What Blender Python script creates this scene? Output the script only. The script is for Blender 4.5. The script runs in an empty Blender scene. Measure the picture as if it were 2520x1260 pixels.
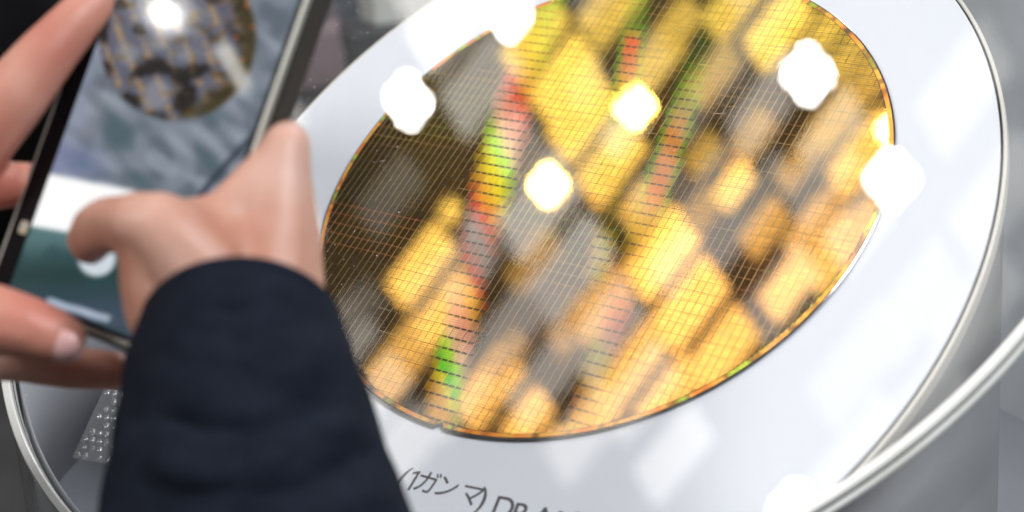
import bpy, bmesh, math, random
from math import sin, cos, pi, radians, hypot, atan2, sqrt, exp
from mathutils import Vector, Matrix, noise
random.seed(7)
SC = bpy.context.scene
COL = SC.collection

# ------------------------------------------------------------------ camera
# F = focal length in photo pixels (frame 2520 x 1260), world in metres, Z up
F = 4070.0
T = Vector((38.4836, -36.2658, 817.9402))                 # wafer centre seen from the lens (mm)
M = Matrix(((0.99797486, -0.06105678, -0.01783927),
            (0.0, -0.28044979, 0.95986870),
            (-0.06360951, -0.95792483, -0.27988184)))
ORG = Vector((0, 0, 1.05))                                 # wafer centre in the world
CAM = ORG + M @ (-T) / 1000
cam_d = bpy.data.cameras.new('camera'); cam = bpy.data.objects.new('camera', cam_d); COL.objects.link(cam)
Mr = M.to_4x4() @ Matrix(((1, 0, 0, 0), (0, -1, 0, 0), (0, 0, -1, 0), (0, 0, 0, 1)))
cam.matrix_world = Matrix.Translation(CAM) @ Mr
cam_d.sensor_width = 36; cam_d.lens = F / 2520 * 36
cam_d.clip_start = 0.02; cam_d.clip_end = 100
cam_d.dof.use_dof = True
cam_d.dof.focus_distance = 0.803
APERTURE = 0.0107
cam_d.dof.aperture_fstop = cam_d.lens / 1000 / APERTURE
SC.camera = cam

# ------------------------------------------------------------------ world, unseen fill lamps added for brightness, exposure
w = bpy.data.worlds.new('World'); SC.world = w; w.use_nodes = True
w.node_tree.nodes['Background'].inputs[0].default_value = (0.9, 0.95, 1.0, 1)
w.node_tree.nodes['Background'].inputs[1].default_value = 0.12
SC.view_settings.view_transform = 'Standard'; SC.view_settings.look = 'None'
SC.view_settings.exposure = 0.0; SC.view_settings.gamma = 1.0
SC.cycles.use_denoising = True
SC.cycles.max_bounces = 8; SC.cycles.transparent_max_bounces = 16
SC.cycles.sample_clamp_indirect = 20
def area(name, loc, aim, size, power, col):
    d = bpy.data.lights.new(name, 'AREA'); d.energy = power; d.size = size; d.color = col
    o = bpy.data.objects.new(name, d); COL.objects.link(o); o.location = loc
    o.rotation_euler = (Vector(aim) - Vector(loc)).to_track_quat('-Z', 'Y').to_euler()
    return o
area('fill_light', (2.6, -2.2, 4.6), (0.1, 0, 1), 1.6, 238, (0.95, 0.97, 1.0))
area('fill_light', (-3.4, -2.6, 4.4), (-0.1, 0, 1), 1.2, 130, (1.0, 0.97, 0.94))
area('fill_light', (1.6, 4.2, 4.6), (0.8, 1.6, 0.8), 1.6, 110, (0.96, 0.98, 1.0))

def at(px, py, depth):
    """world point seen at photo pixel (px, py), depth in mm along the lens axis"""
    v = Vector(((px - 1260) / F * depth, (py - 630) / F * depth, depth))
    return ORG + M @ (v - T) / 1000
def pix(P):
    v = M.transposed() @ ((P - ORG) * 1000) + T
    return 1260 + F * v.x / v.z, 630 + F * v.y / v.z

U = Vector((0.79856081, -0.59892384, -0.05992388)).normalized()    # along the die rows
V = Vector((0.51665538, 0.63096477, 0.57874924)).normalized()      # up the slope, away from the notch
N = U.cross(V).normalized()
def wafer_frame(h=0.0):
    m = Matrix((U, V, N)).transposed().to_4x4()
    m.translation = ORG + N * h / 1000
    return m

# ------------------------------------------------------------------ object helpers
def tag(o, label=None, cat=None, group=None, kind=None):
    if label: o['label'] = label
    if cat: o['category'] = cat
    if group: o['group'] = group
    if kind: o['kind'] = kind
    return o
def link(name, me, mat=None, parent=None, mw=None, smooth=False):
    o = bpy.data.objects.new(name, me); COL.objects.link(o)
    if mat is not None and not me.materials: me.materials.append(mat)
    if parent: o.parent = parent
    if mw is not None: o.matrix_world = mw
    if smooth:
        for p in me.polygons: p.use_smooth = True
    return o
def empty(name, mw=None):
    o = bpy.data.objects.new(name, None); COL.objects.link(o); o.empty_display_size = .02
    if mw is not None: o.matrix_world = mw
    return o
def mesh(name, vs, fs):
    me = bpy.data.meshes.new(name); me.from_pydata([tuple(v) for v in vs], [], fs); me.update(); return me
def part(name, vs, fs, mat, parent=None, smooth=False):
    """vs in the parent's local space"""
    return link(name, mesh(name, vs, fs), mat, parent, None, smooth)
def box(vs, fs, x0, x1, y0, y1, z0, z1):
    b = len(vs)
    vs += [(x0, y0, z0), (x1, y0, z0), (x1, y1, z0), (x0, y1, z0), (x0, y0, z1), (x1, y0, z1), (x1, y1, z1), (x0, y1, z1)]
    fs += [tuple(b + i for i in f) for f in ((3, 2, 1, 0), (4, 5, 6, 7), (0, 1, 5, 4), (1, 2, 6, 5), (2, 3, 7, 6), (3, 0, 4, 7))]
def bevel(o, wdt, seg=2):
    m = o.modifiers.new('b', 'BEVEL'); m.width = wdt; m.segments = seg; m.limit_method = 'ANGLE'; return o

# ------------------------------------------------------------------ materials
def mat(name):
    m = bpy.data.materials.new(name); m.use_nodes = True
    nt = m.node_tree; return m, nt, nt.nodes['Principled BSDF']
def nd(nt, t, **k):
    n = nt.nodes.new(t)
    for a, b in k.items(): setattr(n, a, b)
    return n
def simple(name, col, rough=.5, metal=0, col2=None, scale=20, bump=0, bscale=200, spec=.5, sss=0, coord='Object', detail=4):
    m, nt, b = mat(name)
    b.inputs['Base Color'].default_value = (*col, 1); b.inputs['Roughness'].default_value = rough
    b.inputs['Metallic'].default_value = metal; b.inputs['Specular IOR Level'].default_value = spec
    tc = nd(nt, 'ShaderNodeTexCoord')
    if col2:
        nz = nd(nt, 'ShaderNodeTexNoise'); nz.inputs['Scale'].default_value = scale; nz.inputs['Detail'].default_value = detail
        rp = nd(nt, 'ShaderNodeValToRGB'); rp.color_ramp.elements[0].color = (*col, 1); rp.color_ramp.elements[1].color = (*col2, 1)
        rp.color_ramp.elements[0].position = .35; rp.color_ramp.elements[1].position = .68
        nt.links.new(tc.outputs[coord], nz.inputs['Vector']); nt.links.new(nz.outputs['Fac'], rp.inputs[0]); nt.links.new(rp.outputs[0], b.inputs['Base Color'])
    if bump:
        nz = nd(nt, 'ShaderNodeTexNoise'); nz.inputs['Scale'].default_value = bscale
        bp = nd(nt, 'ShaderNodeBump'); bp.inputs['Strength'].default_value = bump; bp.inputs['Distance'].default_value = .001
        nt.links.new(tc.outputs[coord], nz.inputs['Vector']); nt.links.new(nz.outputs['Fac'], bp.inputs['Height']); nt.links.new(bp.outputs[0], b.inputs['Normal'])
    if sss:
        b.inputs['Subsurface Weight'].default_value = sss; b.inputs['Subsurface Radius'].default_value = (.008, .003, .0015)
        b.inputs['Subsurface Scale'].default_value = 1
    return m
def glow(name, col, s):
    m = bpy.data.materials.new(name); m.use_nodes = True; nt = m.node_tree
    nt.nodes.clear(); e = nd(nt, 'ShaderNodeEmission'); o = nd(nt, 'ShaderNodeOutputMaterial')
    e.inputs[0].default_value = (*col, 1); e.inputs[1].default_value = s; nt.links.new(e.outputs[0], o.inputs[0]); return m
def sheet_glass(name, strength=1.8, tint=(1, 1, 1), haze=0.0, hazecol=(.8, .82, .85), rough=0.0, scratch=False, base=0.0):
    """clear sheet: lets light through, mirrors by Fresnel, with a thin haze of dust"""
    m = bpy.data.materials.new(name); m.use_nodes = True; nt = m.node_tree; nt.nodes.clear()
    o = nd(nt, 'ShaderNodeOutputMaterial'); tr = nd(nt, 'ShaderNodeBsdfTransparent'); gl = nd(nt, 'ShaderNodeBsdfGlossy')
    df = nd(nt, 'ShaderNodeBsdfDiffuse'); mx = nd(nt, 'ShaderNodeMixShader'); mh = nd(nt, 'ShaderNodeMixShader')
    fr = nd(nt, 'ShaderNodeFresnel'); ge = nd(nt, 'ShaderNodeNewGeometry')
    io = nd(nt, 'ShaderNodeMath', operation='MULTIPLY_ADD'); io.inputs[1].default_value = 1 / 1.49 - 1.49; io.inputs[2].default_value = 1.49
    nt.links.new(ge.outputs['Backfacing'], io.inputs[0]); nt.links.new(io.outputs[0], fr.inputs[0])   # same mirror from both sides
    mu = nd(nt, 'ShaderNodeMath', operation='MULTIPLY_ADD'); mu.use_clamp = True; mu.inputs[1].default_value = strength; mu.inputs[2].default_value = base
    tr.inputs[0].default_value = (*tint, 1); gl.inputs['Roughness'].default_value = rough; df.inputs[0].default_value = (*hazecol, 1)
    nt.links.new(fr.outputs[0], mu.inputs[0]); nt.links.new(mu.outputs[0], mx.inputs[0])
    nt.links.new(tr.outputs[0], mh.inputs[1]); nt.links.new(df.outputs[0], mh.inputs[2])
    mh.inputs[0].default_value = haze
    if scratch:
        tc = nd(nt, 'ShaderNodeTexCoord'); mp = nd(nt, 'ShaderNodeMapping'); mp.inputs['Scale'].default_value = (30, 4, 8)
        nz = nd(nt, 'ShaderNodeTexNoise'); nz.inputs['Scale'].default_value = 3; nz.inputs['Detail'].default_value = 5
        mr = nd(nt, 'ShaderNodeMapRange'); mr.inputs['From Min'].default_value = .35; mr.inputs['From Max'].default_value = .75
        mr.inputs['To Min'].default_value = haze * .6; mr.inputs['To Max'].default_value = haze * 1.6
        nt.links.new(tc.outputs['Object'], mp.inputs[0]); nt.links.new(mp.outputs[0], nz.inputs['Vector'])
        nt.links.new(nz.outputs['Fac'], mr.inputs[0]); nt.links.new(mr.outputs[0], mh.inputs[0])
    nt.links.new(mh.outputs[0], mx.inputs[1]); nt.links.new(gl.outputs[0], mx.inputs[2]); nt.links.new(mx.outputs[0], o.inputs[0])
    return m

# ------------------------------------------------------------------ tuning
PANEL_L = 4.8; LED_L = 170.0; LSP = .030; LR = .031; EXTRA_LAMPS = [(-1.595, 0.13), (-6.89, -2.32)]
PU, PV = 4.0, 6.1
GOLD_A, GOLD_B = (.39, .255, .032), (.45, .225, .05)
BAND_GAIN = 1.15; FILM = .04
COVER_F, COVER_HAZE = 1.5, .008
DECK_Z = .885
PHONE_D = 600.0; PH_A = 30.0; PH_B = 0.0; PH_W = .098; PH_BOT = .077

# ------------------------------------------------------------------ setting: floor, wall, ceiling
m_floor = simple('floor_carpet', (.045, .045, .046), .9, col2=(.07, .07, .07), scale=6, bump=.4, bscale=300)
fl = link('floor', mesh('floor', [(-14, -8, 0), (14, -8, 0), (14, 22, 0), (-14, 22, 0)], [(0, 1, 2, 3)]), m_floor); tag(fl, kind='structure')
m_ceil = simple('ceiling_dark', (.18, .165, .15), .9, col2=(.38, .34, .30), scale=1.6)
vs, fs = [], []
box(vs, fs, -14, 14, -8, 22, 6.4, 6.6)
tag(link('ceiling', mesh('ceiling', vs, fs), m_ceil), kind='structure')
m_wall = simple('hall_wall', (.30, .31, .33), .6, col2=(.36, .37, .39), scale=1.2)
vs, fs = [], []
box(vs, fs, -14, 14, 22, 22.2, 0, 6.4)
tag(link('wall', mesh('wall', vs, fs), m_wall), kind='structure')

# ------------------------------------------------------------------ luminous ceiling tiles, mirrored in the wafer
PANELS = [
  ([(-2.053, 2.285), (-2.02, 2.126), (-2.311, 2.013), (-2.347, 2.174)], 1),
  ([(-2.039, 2.093), (-2.008, 1.937), (-2.296, 1.822), (-2.331, 1.98)], 1),
  ([(-2.006, 1.867), (-1.975, 1.715), (-2.259, 1.598), (-2.293, 1.752)], 0.9),
  ([(-2.024, 1.609), (-1.993, 1.46), (-2.147, 1.395), (-2.18, 1.544)], 0.6),
  ([(-1.956, 1.446), (-1.924, 1.293), (-2.216, 1.167), (-2.25, 1.321)], 1.3),
  ([(-1.93, 1.224), (-1.898, 1.068), (-2.185, 0.94), (-2.221, 1.097)], 1.15),
  ([(-1.891, 0.999), (-1.861, 0.854), (-2.13, 0.73), (-2.163, 0.877)], 1),
  ([(-2.976, 1.895), (-2.94, 1.757), (-3.259, 1.633), (-3.298, 1.773)], 0.95),
  ([(-2.964, 1.663), (-2.93, 1.535), (-3.215, 1.422), (-3.25, 1.551)], 0.9),
  ([(-3.23, 1.594), (-3.185, 1.433), (-3.51, 1.303), (-3.558, 1.465)], 0.5),
  ([(-2.887, 1.303), (-2.847, 1.15), (-3.155, 1.02), (-3.199, 1.174)], 0.7),
  ([(-2.817, 1.074), (-2.786, 0.954), (-2.997, 0.863), (-3.03, 0.983)], 0.8),
  ([(-2.091, 2.485), (-2.064, 2.355), (-2.36, 2.244), (-2.389, 2.376)], 0.9),
  ([(-1.737, 2.435), (-1.708, 2.277), (-1.99, 2.168), (-2.022, 2.328)], 0.6),
  ([(-1.682, 2.113), (-1.66, 1.99), (-1.909, 1.89), (-1.933, 2.014)], 0.6),
  ([(-1.566, 2.174), (-1.547, 2.067), (-1.738, 1.991), (-1.758, 2.098)], 0.5),
  ([(-1.301, 2.146), (-1.281, 2.026), (-1.519, 1.929), (-1.54, 2.05)], 0.7),
  ([(-1.176, 1.988), (-1.153, 1.842), (-1.411, 1.734), (-1.436, 1.88)], 1),
  ([(-1.025, 1.847), (-1.012, 1.762), (-1.239, 1.665), (-1.253, 1.751)], 0.6),
  ([(-0.995, 1.722), (-0.983, 1.637), (-1.182, 1.55), (-1.196, 1.635)], 0.5),
  ([(-1.004, 1.592), (-0.989, 1.495), (-1.162, 1.418), (-1.178, 1.515)], 0.45),
  ([(-1.078, 1.401), (-1.059, 1.278), (-1.332, 1.154), (-1.353, 1.277)], 0.9),
  ([(-1.153, 1.543), (-1.135, 1.432), (-1.337, 1.343), (-1.356, 1.454)], 0.45),
  ([(-1.639, 1.483), (-1.623, 1.397), (-1.77, 1.333), (-1.787, 1.42)], 1),
  ([(-1.581, 1.296), (-1.562, 1.198), (-1.746, 1.116), (-1.766, 1.215)], 0.5),
  ([(-1.415, 1.218), (-1.393, 1.095), (-1.598, 1.001), (-1.621, 1.125)], 0.55),
  ([(-1.55, 1.084), (-1.53, 0.975), (-1.763, 0.868), (-1.786, 0.977)], 0.9),
  ([(-1.338, 1.12), (-1.317, 0.998), (-1.571, 0.881), (-1.594, 1.003)], 0.8),
  ([(-1.357, 1.444), (-1.342, 1.36), (-1.523, 1.28), (-1.538, 1.364)], 0.35),
  ([(-2.237, 1.106), (-2.208, 0.977), (-2.549, 0.826), (-2.581, 0.956)], 0.75),
  ([(-2.162, 0.926), (-2.134, 0.8), (-2.413, 0.673), (-2.443, 0.8)], 0.9),
  ([(-2.297, 1.368), (-2.267, 1.235), (-2.526, 1.124), (-2.559, 1.258)], 0.5),
  ([(-2.859, 1.955), (-2.842, 1.89), (-2.921, 1.86), (-2.938, 1.925)], 0.8),
  ([(-2.536, 0.952), (-2.507, 0.836), (-2.74, 0.733), (-2.77, 0.849)], 0.8),
  ([(-1.854, 0.773), (-1.826, 0.638), (-2.092, 0.513), (-2.123, 0.649)], 1),
  ([(-1.817, 0.553), (-1.79, 0.421), (-2.052, 0.295), (-2.082, 0.427)], 1),
  ([(-1.025, 1.126), (-1.005, 0.994), (-1.248, 0.879), (-1.27, 1.012)], 0.8),
  ([(-1.279, 0.866), (-1.257, 0.736), (-1.505, 0.617), (-1.53, 0.748)], 0.8),
  ([(-2.791, 0.894), (-2.753, 0.748), (-3.053, 0.616), (-3.094, 0.762)], 0.8),
  ([(-2.221, 2.976), (-2.186, 2.805), (-2.491, 2.698), (-2.529, 2.872)], 1),
  ([(-2.468, 3.074), (-2.431, 2.898), (-2.746, 2.791), (-2.787, 2.969)], 1),
  ([(-2.788, 2.986), (-2.747, 2.807), (-3.073, 2.697), (-3.118, 2.877)], 0.8),
  ([(-3.195, 2.834), (-3.149, 2.654), (-3.488, 2.539), (-3.538, 2.721)], 0.8),
  ([(-2.094, 0.724), (-2.063, 0.588), (-2.337, 0.46), (-2.37, 0.598)], 0.8),
  ([(-2.088, 2.792), (-2.055, 2.624), (-2.353, 2.517), (-2.39, 2.686)], 0.9),
  ([(-0.951, 1.207), (-0.933, 1.088), (-1.151, 0.986), (-1.17, 1.106)], 1),
  ([(-0.953, 0.958), (-0.934, 0.83), (-1.173, 0.715), (-1.194, 0.844)], 1),
  ([(-1.234, 1.135), (-1.218, 1.041), (-1.393, 0.96), (-1.41, 1.055)], 0.6),
  ([(-1.309, 1.258), (-1.295, 1.175), (-1.422, 1.118), (-1.437, 1.2)], 0.4),
  ([(-1.707, 1.645), (-1.691, 1.557), (-1.826, 1.5), (-1.843, 1.588)], 0.35),
  ([(-1.5, 1.93), (-1.482, 1.826), (-1.696, 1.737), (-1.716, 1.842)], 0.35),
  ([(-1.481, 1.627), (-1.463, 1.526), (-1.621, 1.458), (-1.639, 1.559)], 0.3),
  ([(-2.506, 1.645), (-2.48, 1.537), (-2.72, 1.439), (-2.747, 1.548)], 0.22),
  ([(-2.47, 1.324), (-2.445, 1.22), (-2.651, 1.133), (-2.677, 1.238)], 0.25),
  ([(-2.81, 1.322), (-2.786, 1.23), (-2.969, 1.154), (-2.994, 1.246)], 0.25),
  ([(-1.807, 1.452), (-1.79, 1.365), (-1.925, 1.307), (-1.943, 1.394)], 0.3),
  ([(-0.477, 1.199), (-0.457, 1.034), (-0.752, 0.892), (-0.775, 1.058)], 0.5),
  ([(-0.516, 0.874), (-0.495, 0.714), (-0.787, 0.568), (-0.811, 0.729)], 0.5),
  ([(-0.699, 0.609), (-0.678, 0.464), (-0.974, 0.313), (-0.997, 0.46)], 0.5),
  ([(-0.969, 0.419), (-0.946, 0.274), (-1.25, 0.118), (-1.276, 0.265)], 0.5),
  ([(-1.212, 0.362), (-1.186, 0.214), (-1.499, 0.055), (-1.528, 0.204)], 0.5),
  ([(-0.862, 0.706), (-0.839, 0.557), (-1.143, 0.405), (-1.168, 0.555)], 0.4),
  ([(-1.109, 0.609), (-1.084, 0.458), (-1.397, 0.303), (-1.425, 0.454)], 0.4),
]
m_case = simple('lamp_housing', (.03, .03, .03), .5)
CZ = ORG.z + 5.0
def glow_tile(name):
    """warm white diffuser lit from behind, brightest over its tube"""
    m = bpy.data.materials.new(name); m.use_nodes = True; nt = m.node_tree; nt.nodes.clear()
    e = nd(nt, 'ShaderNodeEmission'); o = nd(nt, 'ShaderNodeOutputMaterial'); at_ = nd(nt, 'ShaderNodeAttribute')
    at_.attribute_type = 'OBJECT'; at_.attribute_name = 'lamp_level'
    e.inputs[0].default_value = (1.0, .965, .90, 1); nt.links.new(at_.outputs['Fac'], e.inputs[1]); nt.links.new(e.outputs[0], o.inputs[0]); return m
m_tile = glow_tile('lit_diffuser')
for k, (q, lev) in enumerate(PANELS):
    cx = sum(p[0] for p in q) / 4; cy = sum(p[1] for p in q) / 4
    r = empty('ceiling_panel', Matrix.Translation((cx, cy, CZ)))
    tag(r, 'square lit panel hung under the dark hall ceiling', 'ceiling light', 'lit panels under the hall ceiling')
    vs = [(p[0] - cx, p[1] - cy, 0) for p in q]; vs += [(x, y, .05) for x, y, z in vs[:4]]
    d = part('diffuser', vs, [(0, 1, 2, 3), (7, 6, 5, 4), (0, 4, 5, 1), (1, 5, 6, 2), (2, 6, 7, 3), (3, 7, 4, 0)], m_tile, r)
    d['lamp_level'] = PANEL_L * lev
    vs2 = []
    for s, z in ((1.04, .052), (1.04, .09)): vs2 += [((p[0] - cx) * s, (p[1] - cy) * s, z) for p in q]
    part('housing', vs2, [(0, 1, 2, 3), (7, 6, 5, 4), (0, 4, 5, 1), (1, 5, 6, 2), (2, 6, 7, 3), (3, 7, 4, 0)], m_case, r)
m_led = glow('led_white', (1.0, .97, .93), LED_L)
LAMPS = [(-1.936, 1.875), (-2.41, 1.779), (-1.043, 1.285), (-0.923, 0.903)] + EXTRA_LAMPS
LAMP_LABEL = ['four chip spotlight mirrored near the yellow glint at the top centre of the wafer', 'four chip spotlight mirrored in the wafer between the rainbow streak and its centre',
              'four chip spotlight mirrored in the lid over the upper right of the wafer', 'four chip spotlight mirrored in the lid across the right edge of the wafer',
              'four chip spotlight mirrored in the lid at the bottom rim', 'four chip spotlight mirrored in the glass of the smartphone']
for k, (x, y) in enumerate(LAMPS):
    r = empty('spotlight', Matrix.Translation((x, y, CZ - .005)) @ Matrix.Rotation(.35, 4, 'Z'))
    tag(r, LAMP_LABEL[k], 'spotlight', 'four chip spotlights over the stand')
    vs, fs = [], []
    box(vs, fs, -.075, .075, -.075, .075, .005, .06); part('housing', vs, fs, m_case, r)
    for sx in (-1, 1):
        for sy in (-1, 1):
            n_ = 14
            vs = [(sx * LSP + LR * cos(i / n_ * 2 * pi), sy * LSP + LR * sin(i / n_ * 2 * pi), z) for z in (0, .005) for i in range(n_)]
            part('led_chip', vs, [tuple(range(n_ - 1, -1, -1))] + [(i, (i + 1) % n_, n_ + (i + 1) % n_, n_ + i) for i in range(n_)], m_led, r)

# ------------------------------------------------------------------ display stand: pedestal, board with lettering
def ell(c, a, b, ang, n_, off=0.0):
    """points (u, v) in mm of an ellipse, a along ang"""
    r = []
    for i in range(n_):
        t_ = 2 * pi * i / n_; x, y = (a + off) * cos(t_), (b + off) * sin(t_)
        r.append((c[0] + x * cos(ang) - y * sin(ang), c[1] + x * sin(ang) + y * cos(ang)))
    return r
def wpt(u, v, h): return ORG + (U * u + V * v + N * h) / 1000
BC, BA, BB, BANG = (-1.99, -26.15), 235.4, 205.1, radians(90 + 2.55)
m_white = simple('white_board', (.79, .825, .885), .35, spec=.3)
m_trim = simple('cream_edge', (.72, .70, .64), .35)
m_dark = simple('dark_gap', (.03, .03, .035), .6)
m_ped = simple('grey_pedestal', (.21, .215, .225), .28, col2=(.25, .255, .265), scale=5, spec=.6)
NB = 160
stand = empty('display_stand', Matrix.Translation((0, 0, 0)))
tag(stand, 'grey round pedestal cut at a slant with a white board for a top', 'display stand')
def disc(name, loop_fn, h0, h1, matl, parent, offs=(0, 0)):
    lo = [wpt(u, v, h0) for u, v in loop_fn(offs[0])]; hi = [wpt(u, v, h1) for u, v in loop_fn(offs[1])]
    n_ = len(lo); vs = hi + lo
    fs = [tuple(range(n_)), tuple(range(2 * n_ - 1, n_ - 1, -1))] + [(i, n_ + i, n_ + (i + 1) % n_, (i + 1) % n_) for i in range(n_)]
    return part(name, vs, fs, matl, parent)
def ring(name, loop_fn, off_in, off_out, h0, h1, matl, parent, hf=None, ch=.5):
    """ring with chamfered edges; hf adds a height per (u, v)"""
    prof = [(off_in, h0), (off_in, h1 - ch), (off_in + ch, h1), (off_out - ch, h1), (off_out, h1 - ch), (off_out, h0)]
    vs, fs = [], []
    for o_, h in prof:
        for u, v in loop_fn(o_): vs.append(wpt(u, v, h + (hf(u, v) if hf else 0)))
    n_ = len(vs) // len(prof); P_ = len(prof)
    for k in range(P_):
        for i in range(n_):
            a, b = k * n_, ((k + 1) % P_) * n_
            fs.append((a + i, b + i, b + (i + 1) % n_, a + (i + 1) % n_))
    return part(name, vs, fs, matl, parent)
bl = lambda o_: ell(BC, BA, BB, BANG, NB, o_)
disc('display_board', bl, -5.2, -2.0, m_white, stand, (-.6, -.6))
disc('shadow_gap', bl, -8, -3.6, m_dark, stand, (.6, .6))
ring('edge_trim', bl, .6, 2.4, -9, -2.6, m_trim, stand, ch=.4)
top = [wpt(u, v, -8.2) for u, v in bl(.4)]
bot = [Vector((p.x, p.y, 0.012)) for p in top]
vs = top + bot
fs = [tuple(range(NB)), tuple(range(2 * NB - 1, NB - 1, -1))] + [(i, NB + i, NB + (i + 1) % NB, (i + 1) % NB) for i in range(NB)]
o = part('pedestal_body', vs, fs, m_ped, stand)
for p in o.data.polygons: p.use_smooth = len(p.vertices) == 4
# lettering printed on the board
m_ink = simple('grey_ink', (.075, .075, .08), .6)
TXT = [('γ', -11.6, -180.3), ('(', -3.4, -177.1), ('1', 1.0, -177.3), ('ガ', 9.3, -176.5), ('ン', 20.3, -175.5), ('マ', 33.9, -175.4), (')', 39.6, -174.8),
       ('D', 51.9, -176.1), ('R', 61.5, -176.4), ('A', 71.9, -175.1), ('M', 83.5, -173.6)]
lv, lf = [], []
for ch, u0, v0 in TXT:
    if ch == '1':
        pts = [(.22, 0), (.31, 0), (.31, .68), (.24, .68), (.06, .58), (.09, .51), (.22, .575)]; me = None
        vs_ = [Vector((x, y, 0)) for x, y in pts]; fs_ = [tuple(range(7))]
    else:
        c = bpy.data.curves.new('glyph', 'FONT'); c.body = ch
        if ord(ch) > 0x3000: c.offset = .006
        else: c.offset = .004
        o = bpy.data.objects.new('glyph', c); COL.objects.link(o); bpy.context.view_layer.update()
        me = bpy.data.meshes.new_from_object(o.evaluated_get(bpy.context.evaluated_depsgraph_get()))
        vs_ = [v.co.copy() for v in me.vertices]; fs_ = [tuple(p.vertices) for p in me.polygons]
        bpy.data.objects.remove(o); bpy.data.curves.remove(c); bpy.data.meshes.remove(me)
    xs = [v.x for v in vs_]; cx = (min(xs) + max(xs)) / 2
    S_ = 12.8 if ord(ch) > 0x3000 else 15.2; rot = u0 / 178.0 * .55
    b0 = len(lv)
    for v in vs_:
        x, y = (v.x - cx) * S_, (v.y - .34) * S_
        lv.append(wpt(u0 + x * cos(rot) - y * sin(rot), v0 + x * sin(rot) + y * cos(rot), -1.985))
    lf += [tuple(b0 + i for i in f) for f in fs_]
part('lettering', lv, lf, m_ink, stand)

# ------------------------------------------------------------------ the wafer
wafer = empty('silicon_wafer', wafer_frame(0))
tag(wafer, 'large round gold wafer patterned with rows of tiny dies, lying on the white board', 'silicon wafer')

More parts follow.
